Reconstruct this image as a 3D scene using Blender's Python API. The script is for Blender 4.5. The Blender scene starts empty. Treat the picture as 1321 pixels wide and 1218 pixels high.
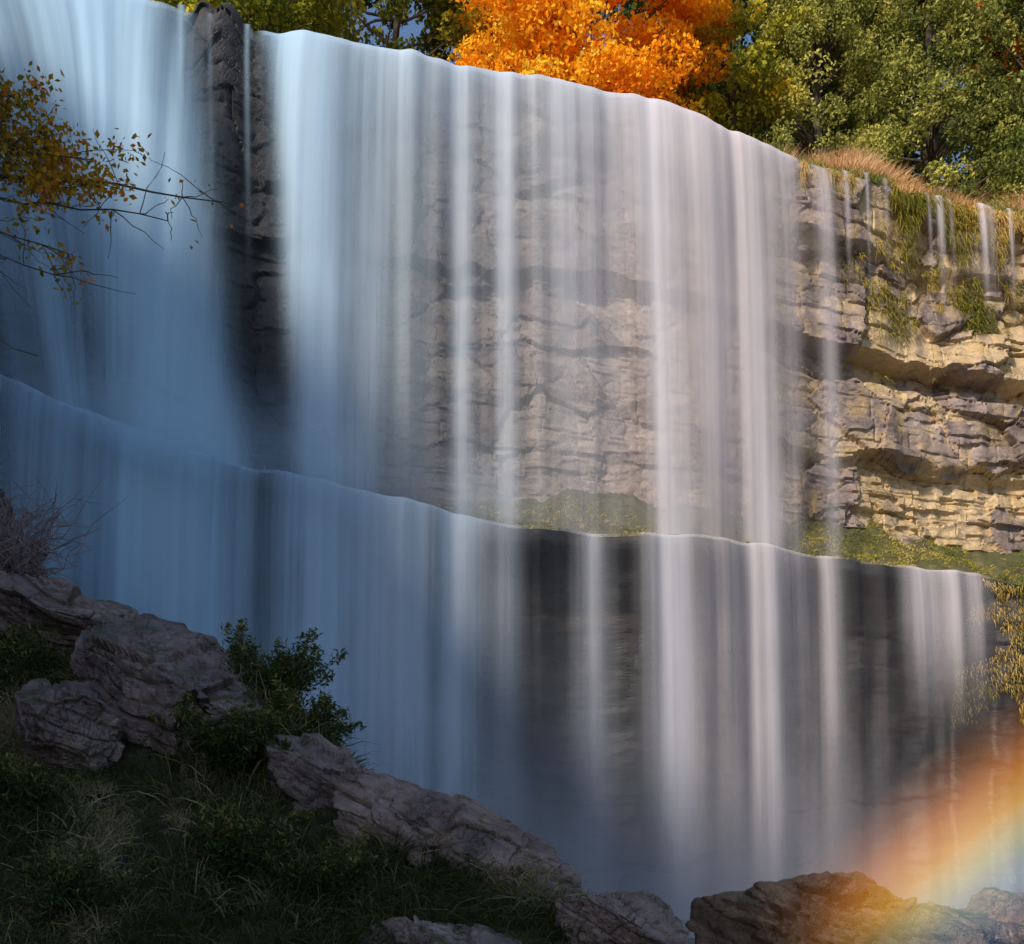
import bpy, math, numpy as np
from mathutils import Vector
R=np.random.default_rng(11)
S=bpy.context.scene
COL=S.collection

# ------------------------------------------------------------ noise helpers
def _h(ix,iy,iz,s):
    n=(ix*374761393+iy*668265263+iz*1274126177+s*974634777)&0xffffffff
    n=((n^(n>>13))*1274126177)&0xffffffff
    return ((n^(n>>16))&0xffff)/65535.0
def vn(x,y=0.0,z=0.0,s=0):
    x,y,z=np.broadcast_arrays(np.asarray(x,float),np.asarray(y,float),np.asarray(z,float))
    ix=np.floor(x).astype(np.int64);iy=np.floor(y).astype(np.int64);iz=np.floor(z).astype(np.int64)
    f=lambda t:t*t*(3-2*t)
    u=f(x-ix);v=f(y-iy);w=f(z-iz)
    L=lambda a,b,t:a+(b-a)*t
    c=[[ [_h(ix+i,iy+j,iz+k,s) for k in(0,1)] for j in(0,1)] for i in(0,1)]
    return L(L(L(c[0][0][0],c[1][0][0],u),L(c[0][1][0],c[1][1][0],u),v),
             L(L(c[0][0][1],c[1][0][1],u),L(c[0][1][1],c[1][1][1],u),v),w)*2-1
def fbm(x,y=0.0,z=0.0,s=0,o=4):
    t=0;a=1;n=0
    for i in range(o):
        t=t+a*vn(x,y,z,s+i);n+=a;a*=.5
        x=x*2.03;y=np.asarray(y)*2.03;z=np.asarray(z)*2.03
    return t/n
def blocks(x,z,sx,sz,s):
    zz=z/sz+.35*vn(z/sz*.8,0,0,s+3)
    r=np.floor(zz).astype(np.int64)
    ro=_h(r,r*0,r*0,s)*7
    wd=.6+.9*_h(r,r*0+1,r*0,s)
    xx=x/(sx*wd)+ro+.3*vn(x/sx*.9,r*1.7,0,s+5)
    c=np.floor(xx).astype(np.int64)
    fx=xx-c;fz=zz-r
    e=np.minimum(np.minimum(fx,1-fx)*sx*wd,np.minimum(fz,1-fz)*sz)
    return _h(r,c,r*0,s+9),e,fz,fx
def voro(x,z,sx,sz,s,jit=.85):
    """irregular fracture cells: returns per-cell random, crack distance, and a tilted facet height"""
    X=x/sx;Z=z/sz
    ix=np.floor(X).astype(np.int64);iz=np.floor(Z).astype(np.int64)
    d1=np.full(X.shape,9.);d2=d1.copy();h=np.zeros(X.shape);tl=np.zeros(X.shape)
    for i in(-1,0,1):
        for j in(-1,0,1):
            a=ix+i;b=iz+j;o=0*a
            px=a+.5+jit*(_h(a,b,o,s)-.5);pz=b+.5+jit*(_h(a,b,o,s+1)-.5)
            dx=X-px;dz=Z-pz
            d=np.maximum(np.abs(dx)*.8+np.abs(dz)*.25,np.abs(dz)*.8+np.abs(dx)*.25)+.25*np.hypot(dx,dz)
            m=d<d1
            d2=np.where(m,d1,np.minimum(d2,d));d1=np.where(m,d,d1)
            h=np.where(m,_h(a,b,o,s+2),h)
            tl=np.where(m,dx*(_h(a,b,o,s+3)-.5)+dz*(_h(a,b,o,s+4)-.35),tl)
    return h,d2-d1,tl
def ss(a,b,t):
    t=np.clip((t-a)/(b-a),0,1);return t*t*(3-2*t)

# ------------------------------------------------------------ mesh helpers
def mk(name,V,F,mat=None,attrs=None,smooth=True,parent=None,sharp=None,**props):
    V=np.array(V,dtype=np.float32);F=np.ascontiguousarray(F,dtype=np.int32)
    if parent is not None and name.startswith(('water','spray')):V=V-np.array(parent.location,dtype=np.float32)
    V=np.ascontiguousarray(V)
    me=bpy.data.meshes.new(name)
    me.vertices.add(len(V));me.vertices.foreach_set('co',V.ravel())
    n,k=F.shape
    me.loops.add(n*k);me.loops.foreach_set('vertex_index',F.ravel())
    me.polygons.add(n);me.polygons.foreach_set('loop_start',np.arange(0,n*k,k,dtype=np.int32))
    me.update(calc_edges=True)
    if attrs:
        for an,(ty,arr) in attrs.items():
            a=me.attributes.new(an,ty,'POINT')
            a.data.foreach_set('vector' if ty=='FLOAT_VECTOR' else 'value',np.ascontiguousarray(arr,dtype=np.float32).ravel())
    me.polygons.foreach_set('use_smooth',np.full(n,smooth))
    me.validate()
    if sharp:me.set_sharp_from_angle(angle=math.radians(sharp))
    ob=bpy.data.objects.new(name,me);COL.objects.link(ob)
    if mat:me.materials.append(mat)
    if parent:ob.parent=parent
    for a,b in props.items():ob[a]=b
    return ob
def empty(name,loc,**props):
    e=bpy.data.objects.new(name,None);COL.objects.link(e);e.location=loc
    for a,b in props.items():e[a]=b
    return e
def grid(nu,nv):
    i=np.arange(nu-1)[:,None]*nv+np.arange(nv-1)[None,:]
    i=i.ravel()
    return np.stack([i,i+nv,i+nv+1,i+1],1)
def tube(P,rad,seg=7):
    P=np.asarray(P,float);n=len(P)
    T=np.gradient(P,axis=0);T/=np.linalg.norm(T,axis=1)[:,None]+1e-9
    up=np.where(np.abs(T[:,2:3])>.9,np.array([[1.,0,0]]),np.array([[0,0,1.]]))
    A=np.cross(T,up);A/=np.linalg.norm(A,axis=1)[:,None]+1e-9
    B=np.cross(T,A)
    th=np.linspace(0,2*np.pi,seg,endpoint=False)
    V=P[:,None,:]+np.asarray(rad)[:,None,None]*(np.cos(th)[None,:,None]*A[:,None,:]+np.sin(th)[None,:,None]*B[:,None,:])
    F=[]
    for i in range(n-1):
        for j in range(seg):
            k=(j+1)%seg
            F.append((i*seg+j,i*seg+k,(i+1)*seg+k,(i+1)*seg+j))
    return V.reshape(-1,3),np.array(F)
def join(parts):
    Vs=[];Fs=[];o=0
    for V,F in parts:
        Vs.append(V);Fs.append(F+o);o+=len(V)
    return np.concatenate(Vs),np.concatenate(Fs)
def wob(p0,p1,n,amp,rg):
    p0=np.array(p0,float);p1=np.array(p1,float)
    t=np.linspace(0,1,n)[:,None]
    P=p0+(p1-p0)*t
    d=rg.normal(0,1,(n,3)).cumsum(0);d-=d[0]+(d[-1]-d[0])*t
    return P+d*amp
def leaves(C,size,rg,asp=1.0,droop=0.0):
    n=len(C)
    a=rg.normal(0,1,(n,3));a[:,2]-=droop;a/=np.linalg.norm(a,axis=1)[:,None]
    b=np.cross(a,rg.normal(0,1,(n,3)));b/=np.linalg.norm(b,axis=1)[:,None]+1e-9
    sz=(size*rg.uniform(.55,1.25,n))[:,None]
    c=np.cross(a,b)*.18
    V=np.stack([C-a*sz*asp,C+(b+c)*sz*.5,C+a*sz*asp,C+(-b+c)*sz*.5],1)
    F=np.arange(n*4).reshape(n,4)
    return V.reshape(-1,3),F
def blades(root,L,dirv,droop,w,rg):
    n=len(root)
    side=np.cross(dirv,rg.normal(0,1,(n,3)));side/=np.linalg.norm(side,axis=1)[:,None]+1e-9
    V=[]
    for t,ww in((0,1),(.35,.85),(.7,.55),(1,.1)):
        c=root+dirv*(L*t)[:,None];c[:,2]-=droop*L*t*t
        h=rg.uniform(.8,1.2,n)
        V.append(c-side*(w*ww*h)[:,None]*.5);V.append(c+side*(w*ww*h)[:,None]*.5)
    V=np.stack(V,1)
    b=np.arange(n)[:,None]*8
    F=np.concatenate([b+np.array([[0,1,3,2]]),b+np.array([[2,3,5,4]]),b+np.array([[4,5,7,6]])])
    return V.reshape(-1,3),F

# ------------------------------------------------------------ materials
def nm(name):
    m=bpy.data.materials.new(name);m.use_nodes=True
    nt=m.node_tree;nt.nodes.clear();return m,nt
class N:
    def __init__(s,nt):s.nt=nt
    def n(s,t,**k):
        x=s.nt.nodes.new(t)
        for a,b in k.items():
            if a.startswith('i_'):
                kk=a[2:];kk=int(kk) if kk.isdigit() else kk
                if isinstance(b,bpy.types.NodeSocket):s.nt.links.new(b,x.inputs[kk])
                else:x.inputs[kk].default_value=b
            else:setattr(x,a,b)
        return x
    def math(s,op,a,b=None,c=None,clamp=False):
        x=s.nt.nodes.new('ShaderNodeMath');x.operation=op;x.use_clamp=clamp
        for i,v in enumerate((a,b,c)):
            if v is None:continue
            if isinstance(v,(int,float)):x.inputs[i].default_value=v
            else:s.nt.links.new(v,x.inputs[i])
        return x.outputs[0]
    def ramp(s,f,stops):
        x=s.nt.nodes.new('ShaderNodeValToRGB');s.nt.links.new(f,x.inputs[0])
        e=x.color_ramp.elements
        while len(e)<len(stops):e.new(.5)
        for i,(p,c) in enumerate(stops):
            e[i].position=p;e[i].color=(c[0],c[1],c[2],1) if not isinstance(c,(int,float)) else (c,c,c,1)
        return x.outputs[0]
    def mix(s,f,a,b,mode='MIX'):
        x=s.nt.nodes.new('ShaderNodeMix');x.data_type='RGBA';x.blend_type=mode
        for i,v in((0,f),(6,a),(7,b)):
            if isinstance(v,bpy.types.NodeSocket):s.nt.links.new(v,x.inputs[i])
            else:x.inputs[i].default_value=v if isinstance(v,(int,float)) else (*v,1)
        return x.outputs[2]
    def noise(s,vec,scale,detail=6,rough=.6,dist=0):
        x=s.n('ShaderNodeTexNoise');s.nt.links.new(vec,x.inputs['Vector'])
        x.inputs['Scale'].default_value=scale;x.inputs['Detail'].default_value=detail
        x.inputs['Roughness'].default_value=rough;x.inputs['Distortion'].default_value=dist
        return x.outputs[0]
    def mapv(s,vec,scale):
        x=s.n('ShaderNodeMapping');s.nt.links.new(vec,x.inputs[0]);x.inputs['Scale'].default_value=scale
        return x.outputs[0]
def rock_mat(name,c_dark,c_mid,c_light,scale=1.0,rough=.75,bump=.5,moss=0.0,stretch=(1,1,1),veins=True,lichen=None,tone=None,wet=False):
    m,nt=nm(name);g=N(nt)
    geo=g.n('ShaderNodeNewGeometry');pos=geo.outputs['Position']
    px=g.n('ShaderNodeSeparateXYZ',i_0=pos).outputs[0]
    dry=g.n('ShaderNodeMapRange',i_0=px,i_1=3.5,i_2=8.5,i_3=.12,i_4=.9).outputs[0]
    v=g.mapv(pos,stretch)
    n1=g.noise(v,.9*scale,5,.65,.4);n2=g.noise(v,6*scale,5,.7);n3=g.noise(v,28*scale,2,.7)
    f1=n1
    if tone:
        ta=g.n('ShaderNodeAttribute',attribute_name='tone').outputs['Fac']
        f1=g.math('ADD',g.math('MULTIPLY',n1,.5),g.math('MULTIPLY',ta,.5))
    col=g.ramp(f1,[(.28,c_dark),(.5,c_mid),(.72,c_light)])
    if tone:
        col=g.mix(g.math('MULTIPLY',g.ramp(ta,[(.42,0),(.6,.75)]),dry),col,tone)
    col=g.mix(g.ramp(n2,[(.35,0),(.65,1)]),g.mix(.4,col,(0,0,0)),col)
    col=g.mix(.3,col,g.mix(n3,(.02,.02,.02),(1,1,1)),'OVERLAY')
    cr=None
    if veins:
        vo=g.n('ShaderNodeTexVoronoi',feature='DISTANCE_TO_EDGE')
        wv=g.n('ShaderNodeVectorMath',operation='ADD');nt.links.new(v,wv.inputs[0])
        nn=g.n('ShaderNodeTexNoise');nt.links.new(v,nn.inputs['Vector']);nn.inputs['Scale'].default_value=2*scale
        sc=g.n('ShaderNodeVectorMath',operation='SCALE');nt.links.new(nn.outputs['Color'],sc.inputs[0]);sc.inputs['Scale'].default_value=.9/scale
        nt.links.new(sc.outputs[0],wv.inputs[1]);nt.links.new(wv.outputs[0],vo.inputs['Vector']);vo.inputs['Scale'].default_value=1.7*scale
        cr=g.ramp(vo.outputs['Distance'],[(0,0),(.025,1)])
        cm=g.math('MAXIMUM',cr,g.ramp(n1,[(.45,0),(.5,1)]))
        col=g.mix(cm,g.mix(.5,col,(0.01,.01,.01)),col)
    if lichen:
        ln=g.noise(pos,1.6*scale,5,.7)
        lf=g.ramp(ln,[(.5,0),(.62,.6)])
        if tone:lf=g.math('MULTIPLY',lf,dry)
        col=g.mix(lf,col,lichen)
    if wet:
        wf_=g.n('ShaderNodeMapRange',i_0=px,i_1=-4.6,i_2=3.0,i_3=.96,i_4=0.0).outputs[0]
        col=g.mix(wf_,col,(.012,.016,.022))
    nz=g.n('ShaderNodeSeparateXYZ',i_0=geo.outputs['Normal']).outputs[2]
    if moss>0:
        mn=g.noise(pos,2.2*scale,5,.7)
        f=g.math('ADD',g.math('MULTIPLY',nz,.45),mn)
        f=g.ramp(f,[(1.02-moss*.6,0),(1.12-moss*.6,1)])
        col=g.mix(f,col,g.mix(n3,(.03,.036,.012),(.12,.115,.03)))
    bs=g.n('ShaderNodeBsdfPrincipled');nt.links.new(col,bs.inputs['Base Color'])
    nt.links.new(g.ramp(n2,[(.3,rough-.2),(.7,min(1,rough+.15))]),bs.inputs['Roughness'])
    hh=g.math('ADD',g.math('MULTIPLY',n2,.6),g.math('MULTIPLY',n3,.3))
    if veins:hh=g.math('ADD',hh,g.math('MULTIPLY',cm,.2))
    bp=g.n('ShaderNodeBump',i_Strength=bump,i_Distance=.12/scale,i_Height=hh)
    nt.links.new(bp.outputs[0],bs.inputs['Normal'])
    o=g.n('ShaderNodeOutputMaterial');nt.links.new(bs.outputs[0],o.inputs[0]);return m
def leaf_mat(name,stops,trans=.35,rough=.55):
    m,nt=nm(name);g=N(nt)
    a=g.n('ShaderNodeAttribute',attribute_name='tint')
    col=g.ramp(a.outputs['Fac'],stops)
    d=g.n('ShaderNodeBsdfDiffuse');nt.links.new(col,d.inputs['Color'])
    t=g.n('ShaderNodeBsdfTranslucent');nt.links.new(col,t.inputs[0])
    mx=g.n('ShaderNodeMixShader',i_0=trans,i_1=d.outputs[0],i_2=t.outputs[0])
    o=g.n('ShaderNodeOutputMaterial');nt.links.new(mx.outputs[0],o.inputs[0]);return m
def bark_mat(name,a,b):
    m,nt=nm(name);g=N(nt);pos=g.n('ShaderNodeNewGeometry').outputs['Position']
    n=g.noise(g.mapv(pos,(6,6,1.2)),2,6,.7)
    bs=g.n('ShaderNodeBsdfPrincipled',i_Roughness=.9);nt.links.new(g.mix(n,a,b),bs.inputs['Base Color'])
    bp=g.n('ShaderNodeBump',i_Strength=.6,i_Distance=.05,i_Height=n);nt.links.new(bp.outputs[0],bs.inputs['Normal'])
    o=g.n('ShaderNodeOutputMaterial');nt.links.new(bs.outputs[0],o.inputs[0]);return m
def water_mat(name,fx=5.0,cx=1.1,contrast=1.0,tr=.35,k0=1.0):
    m,nt=nm(name);g=N(nt)
    uv=g.n('ShaderNodeAttribute',attribute_name='flow').outputs['Vector']
    de=g.n('ShaderNodeAttribute',attribute_name='dens').outputs['Fac']
    n1=g.noise(g.mapv(uv,(cx,.03,1)),1,3,.55)
    n2=g.noise(g.mapv(uv,(fx,.05,1)),1,4,.6)
    n3=g.noise(g.mapv(uv,(.7,.30,1)),1,3,.5)
    k=g.math('ADD',g.math('MULTIPLY',g.math('SUBTRACT',n1,.5),2.8*contrast),g.math('MULTIPLY',g.math('SUBTRACT',n2,.5),1.4*contrast))
    k=g.math('ADD',k,g.math('MULTIPLY',g.math('SUBTRACT',n3,.5),1.4*contrast))
    k=g.math('ADD',k,k0)
    a=g.math('MULTIPLY',de,g.math('MAXIMUM',k,.10))
    a=g.math('SUBTRACT',1.0,g.math('EXPONENT',g.math('MULTIPLY',a,-1.3)),clamp=True)
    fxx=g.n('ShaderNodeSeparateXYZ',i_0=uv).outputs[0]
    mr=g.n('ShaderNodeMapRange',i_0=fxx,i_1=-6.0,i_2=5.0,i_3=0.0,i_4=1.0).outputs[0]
    col=g.ramp(mr,[(0,(.52,.75,.95)),(.5,(.68,.77,.88)),(1,(.86,.80,.83))])  # painted light: cool shade tint on the left, warm sunlit tint on the right
    col=g.mix(g.ramp(n1,[(.35,.18),(.62,0)]),col,g.mix(.5,col,(.05,.14,.25)))
    d=g.n('ShaderNodeBsdfDiffuse',i_Color=col);t=g.n('ShaderNodeBsdfTranslucent',i_Color=col)
    mx=g.n('ShaderNodeMixShader',i_0=tr,i_1=d.outputs[0],i_2=t.outputs[0])
    tp=g.n('ShaderNodeBsdfTransparent')
    m2=g.n('ShaderNodeMixShader',i_0=a,i_1=tp.outputs[0],i_2=mx.outputs[0])
    o=g.n('ShaderNodeOutputMaterial');nt.links.new(m2.outputs[0],o.inputs[0]);return m

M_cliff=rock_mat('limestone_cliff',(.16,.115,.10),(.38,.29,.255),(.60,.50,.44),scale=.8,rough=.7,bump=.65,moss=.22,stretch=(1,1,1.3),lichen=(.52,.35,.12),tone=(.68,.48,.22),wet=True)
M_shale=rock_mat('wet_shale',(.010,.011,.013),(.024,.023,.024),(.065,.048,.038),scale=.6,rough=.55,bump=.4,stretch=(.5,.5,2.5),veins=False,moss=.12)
M_gorge=rock_mat('gorge_rock',(.022,.02,.02),(.055,.048,.045),(.12,.10,.095),scale=.9,moss=.4,stretch=(1,1,2))
M_bould=rock_mat('bank_boulder_rock',(.085,.062,.062),(.24,.175,.165),(.45,.34,.31),scale=2.0,rough=.40,bump=1.0,moss=.28)
M_pink=rock_mat('pink_boulder_rock',(.12,.085,.08),(.32,.225,.195),(.53,.40,.35),scale=2.4,rough=.6,bump=1.0,moss=.2)
M_wet=rock_mat('wet_boulder_rock',(.05,.035,.025),(.16,.105,.07),(.30,.20,.13),scale=1.4,rough=.4,bump=.7,moss=.25)
M_soil=rock_mat('bank_soil',(.014,.014,.008),(.04,.04,.02),(.08,.07,.04),scale=2.0,rough=.9,bump=.8,moss=.3,veins=False)
M_moss=rock_mat('mossy_talus',(.05,.04,.02),(.13,.11,.045),(.24,.20,.08),scale=1.6,rough=.9,bump=.8,moss=.45,veins=False)
M_bark=bark_mat('bark',(.03,.022,.016),(.13,.10,.075))
M_lgreen=leaf_mat('green_leaves',[(0,(.035,.06,.014)),(.6,(.15,.19,.03)),(1,(.55,.42,.04))])
M_lyel=leaf_mat('yellow_green_leaves',[(0,(.10,.13,.02)),(.5,(.40,.38,.04)),(1,(.75,.50,.03))])
M_lorg=leaf_mat('orange_maple_leaves',[(0,(.75,.18,.012)),(.35,(1,.38,.015)),(.7,(1,.60,.03)),(1,(.95,.80,.10))],.45)
M_lced=leaf_mat('cedar_foliage',[(0,(.035,.055,.014)),(.5,(.17,.20,.045)),(1,(.55,.50,.12))],.3)
M_lback=leaf_mat('dark_forest_leaves',[(0,(.02,.04,.012)),(.7,(.09,.13,.03)),(1,(.32,.28,.05))],.25)
M_grass=leaf_mat('bank_grass_blades',[(0,(.022,.042,.014)),(.5,(.08,.105,.035)),(.75,(.20,.19,.08)),(1,(.46,.38,.20))],.25)
M_dry=leaf_mat('dry_grass_blades',[(0,(.12,.20,.04)),(.3,(.34,.28,.08)),(.65,(.62,.34,.14)),(1,(.80,.56,.32))],.3)
M_hang=leaf_mat('hanging_moss_blades',[(0,(.10,.12,.02)),(.5,(.34,.28,.05)),(.8,(.6,.38,.10)),(1,(.7,.5,.22))],.3)
M_ledge=leaf_mat('ledge_grass_blades',[(0,(.10,.13,.02)),(.5,(.36,.34,.05)),(.8,(.56,.44,.09)),(1,(.65,.5,.18))],.3)
M_weed=leaf_mat('weed_leaves',[(0,(.028,.05,.014)),(.6,(.09,.12,.035)),(1,(.34,.28,.10))],.3)
M_brown=leaf_mat('olive_brown_leaves',[(0,(.16,.14,.02)),(.45,(.42,.30,.03)),(.8,(.68,.36,.03)),(1,(.70,.24,.06))],.4)
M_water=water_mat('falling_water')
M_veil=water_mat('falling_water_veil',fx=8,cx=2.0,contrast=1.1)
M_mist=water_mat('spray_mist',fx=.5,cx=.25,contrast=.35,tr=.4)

# ------------------------------------------------------------ terrain lines
LX=np.array([-30,-16,-11,-8.5,-5.85,-2,1.46,4.6,7.35,10.4,14.4,20,32.])
LY=np.array([16,22.0,23.2,24,25,25.9,26.6,28,29.7,31,32.3,33.5,36.])
_xs=np.linspace(-30,32,1241);_ys=np.interp(_xs,LX,LY)
_k=np.hanning(41);_k/=_k.sum();_ys=np.convolve(np.pad(_ys,20,'edge'),_k,'valid')
lip=lambda x:np.interp(x,_xs,_ys)+.14*vn(np.asarray(x)*.9,0,0,5)+.05*vn(np.asarray(x)*3.1,0,0,6)
LZ=18.2
lipz=lambda x:LZ+.07*vn(np.asarray(x)*.6,0,0,8)+.02*vn(np.asarray(x)*3,0,0,9)+.02*vn(np.asarray(x)*9,0,0,10)+.45*np.exp(-((np.asarray(x)+6.45)/.5)**4)*(1+.5*vn(np.asarray(x)*4,0,0,12))
ledz=lambda x:np.interp(x,[-30,-11,-8.8,-6.5,-4,0,6,14,40],[11,9.6,8.7,7.8,7.5,7.0,7.1,7.1,7.1])+.04*vn(np.asarray(x)*1.7,0,0,18)+.16*vn(np.asarray(x)*.45,0,0,17)
ledy=lambda x:lip(x)-2.3+.30*vn(np.asarray(x)*.7,0,0,19)+.06*vn(np.asarray(x)*2.6,0,0,20)
WL=-1.5

# ------------------------------------------------------------ upper cliff
xs=np.arange(-16,21,.045);zs=np.linspace(7.6,18.25,240)
X,Z=np.meshgrid(xs,zs,indexing='ij')
zw=Z+.18*vn(X*.5,0,0,33)+.10*vn(X*2.1,0,0,35)
prof=np.interp(zw,[8,9.5,10.6,10.8,12.7,13.15,13.55,13.67,14.8,16.3,16.6,17.9,18.3],[.0,.2,.3,.0,.10,.95,1.0,.0,.3,.6,.2,0,.05])
ctr=.30+.70*ss(5,9,X)
wx=X+.25*fbm(X*.9,Z*.9,0,31,3);wz=Z+.20*fbm(X*.9,Z*.9,0,32,3)
h1,c1,t1=voro(wx,wz,2.0,1.35,40);h2,c2,t2=voro(wx,wz,.95,.5,50);h4,c4,t4=voro(wx,wz,.36,.22,55)
b3,e3,f3,g3=blocks(wx,Z+.2*fbm(X*.3,Z*.3,0,34),.8,.17,60)
b5,e5,f5,g5=blocks(wx,Z+.12*fbm(X*.4,Z*.3,0,36),1.6,.55,64)
thin=ss(11.0,10.3,Z+.6*vn(X*.4,0,0,61))*(.35+.65*ss(5,9,X))
sub=ss(-.1,.25,vn(X*.45,Z*.55,0,62))
soft=.42+.58*ss(4,8,X)
off=prof*ctr+((.52*(h1-.5)+.45*t1)*(1-.6*thin)+(.20*(h2-.5)+.20*t2)*(.15+.85*sub)*(1-.5*thin)+.16*(b5-.5))*soft+.03*(h4-.5)+.05*t4+.17*(b3-.5)*thin
off+=(.09*(1-ss(0,.04,c1))*(1-thin)+.05*(1-ss(0,.05,c2))*sub+.05*(1-ss(0,.04,e5)))*soft
off+=.3*fbm(X*.35,Z*.3,0,70,3)+.03*fbm(X*3,Z*3,0,71,5)
rib=np.exp(-((X+6.3)/.55)**2);off-=.3*rib*(1+.4*vn(Z*.9,0,0,77))
off*=ss(18.25,17.8,Z)*.85+.15
Y=lip(X)+off
Zz=np.where(Z>18.2,lipz(X),Z+(lipz(X)-LZ)*ss(16,18.2,Z))
tone=np.clip(.5*h1+.3*h2+.1*h4+.1*b5+.2*fbm(X*.5,Z*.5,0,78),0,1)
mk('upper_cliff',np.stack([X,Y,Zz],-1).reshape(-1,3),grid(len(xs),len(zs)),M_cliff,attrs={'tone':('FLOAT',tone.ravel())},sharp=32,kind='structure',category='cliff',label='layered limestone cliff face behind the upper waterfall')
# ledge talus slope
def ledh(x,T):
    zt=np.interp(T,[0,.15,.7,1],[0,.06,1.6,2.3])
    k=(.30+.6*ss(-3,1,x))*(1-.55*ss(-6,-9,x))
    return ledz(x)+zt*k*(1+.12*vn(x*.5,0,0,81))+(.30*fbm(x*1.4,T*5,0,82,5))*ss(0,.15,T)
vv=np.linspace(0,1,70)
xs2=np.arange(-20,24,.07);X,T=np.meshgrid(xs2,vv,indexing='ij')
y0=ledy(X);y1=lip(X)+1.0
mk('ledge',np.stack([X,y0+(y1-y0)*T,ledh(X,T)],-1).reshape(-1,3),grid(len(xs2),70),M_moss,kind='structure',category='rock ledge',label='mossy rock ledge dividing the two tiers of the falls')
# lower cliff
def lowoff(X,Zc):
    depth=ledz(X)-Zc
    prof=np.interp(depth,[0,.25,.6,1.5,4,9,12],[0,.05,.6,1.3,1.9,1.6,1.4])*(1-.75*ss(12.0,12.8,X))-.35*np.exp(-((X-13.4)/.8)**2)*ss(.1,.8,depth)*ss(4,2,depth)
    b1,e1,f1,_=blocks(X+.6*fbm(X*.6,Zc*.6,0,90),Zc+.7*fbm(X*.35,Zc*.6,0,91),4.2,1.1,92)
    return prof+(.16*(b1-.5)+.05*fbm(X*1.2,Zc*5,0,94)+.25*fbm(X*1.2,Zc*1.2,0,96)*ss(12,13,X))*ss(0,.4,depth)+.8*fbm(X*.3,Zc*.25,0,95)*ss(0,1,depth)*(1-.7*ss(12,13,X))
zs=np.linspace(0,1,200)
xs=np.arange(-20,24,.08);X,T=np.meshgrid(xs,zs,indexing='ij')
zt_=ledz(X);Zc=zt_+( -2.6-zt_)*T
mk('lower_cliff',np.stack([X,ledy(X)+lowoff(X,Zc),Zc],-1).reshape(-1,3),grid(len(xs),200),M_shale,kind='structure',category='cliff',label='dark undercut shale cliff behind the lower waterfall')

xs=np.concatenate([np.linspace(-400,-20,12)[:-1],np.linspace(-20,24,221),np.linspace(24,400,12)[1:]])
vv=np.concatenate([np.linspace(0,1,60)**2*20,[40,80,160,400]])
X,T=np.meshgrid(xs,vv,indexing='ij')
Yp=lip(np.clip(X,-20,24))+T
def gz(x,t):
    return lipz(x)+(.25*ss(0,.4,t)+1.5*ss(.3,4,t))*(ss(6.9,9.5,x)+ss(-14,-18,x))
Zp=gz(X,T)+.10*fbm(X*.8,Yp*.8,0,101)*ss(0,.6,T)+ss(10,25,T)*1.2
mk('ground',np.stack([X,Yp,Zp],-1).reshape(-1,3),grid(len(xs),len(vv)),M_soil,kind='structure',category='ground',label='woodland floor and river bed above the falls')

xs=np.arange(-14,8.5,.25);vv=np.linspace(0,14,30);X,T=np.meshgrid(xs,vv,indexing='ij')
def clear_water(name,foam):
    m,nt=nm(name);g=N(nt);pos=g.n('ShaderNodeNewGeometry').outputs['Position']
    n=g.noise(g.mapv(pos,(1.5,.8,1)),1.4,5,.6)
    col=g.mix(g.ramp(n,[(.5-foam,0),(.75-foam,1)]),(.03,.035,.035),(.45,.48,.52))
    bs=g.n('ShaderNodeBsdfPrincipled',i_Roughness=.4);nt.links.new(col,bs.inputs['Base Color'])
    bp=g.n('ShaderNodeBump',i_Strength=.25,i_Distance=.2,i_Height=n);nt.links.new(bp.outputs[0],bs.inputs['Normal'])
    o=g.n('ShaderNodeOutputMaterial');nt.links.new(bs.outputs[0],o.inputs[0]);return m
mk('river',np.stack([X,lip(X)+.5+T,LZ+.08+.02*T],-1).reshape(-1,3),grid(len(xs),30),clear_water('river_water',.15),kind='structure',category='river',label='shallow river running to the brink of the falls')
xs=np.linspace(-13,40,160);ys=np.linspace(-30,34,160);X,Yq=np.meshgrid(xs,ys,indexing='ij')
mk('pool',np.stack([X,Yq,WL+.05*fbm(X*.9,Yq*.9,0,111)],-1).reshape(-1,3),grid(160,160),clear_water('pool_water',.08),kind='structure',category='water',label='misty plunge pool at the foot of the falls')

ys=np.arange(-40,22.5,.2);zs=np.linspace(-3,18.4,100);Yg,Zg=np.meshgrid(ys,zs,indexing='ij')
b1,e1,_,_=blocks(Yg,Zg,2.2,1.2,120);b2,e2,_,_=blocks(Yg,Zg,.9,.4,121)
Xg=-12.6-1.0+.08*(18-Zg)+.6*(b1-.5)+.25*(b2-.5)+.9*fbm(Yg*.2,Zg*.15,0,122)-.7*ss(0,18,Zg)
mk('gorge_wall',np.stack([Xg,Yg,Zg],-1).reshape(-1,3),grid(len(ys),100),M_gorge,kind='structure',category='cliff',label='shaded rock side wall of the gorge')
xs=np.linspace(-200,-13.4,40);ys=np.linspace(-40,40,60);X,Yq=np.meshgrid(xs,ys,indexing='ij')
mk('plateau',np.stack([X,Yq,18.3+.2*fbm(X*.3,Yq*.3,0,125)+ss(20,24,Yq)*-1.5],-1).reshape(-1,3),grid(40,60),M_soil,kind='structure',category='ground',label='wooded flat ground on the rim of the gorge')

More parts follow.
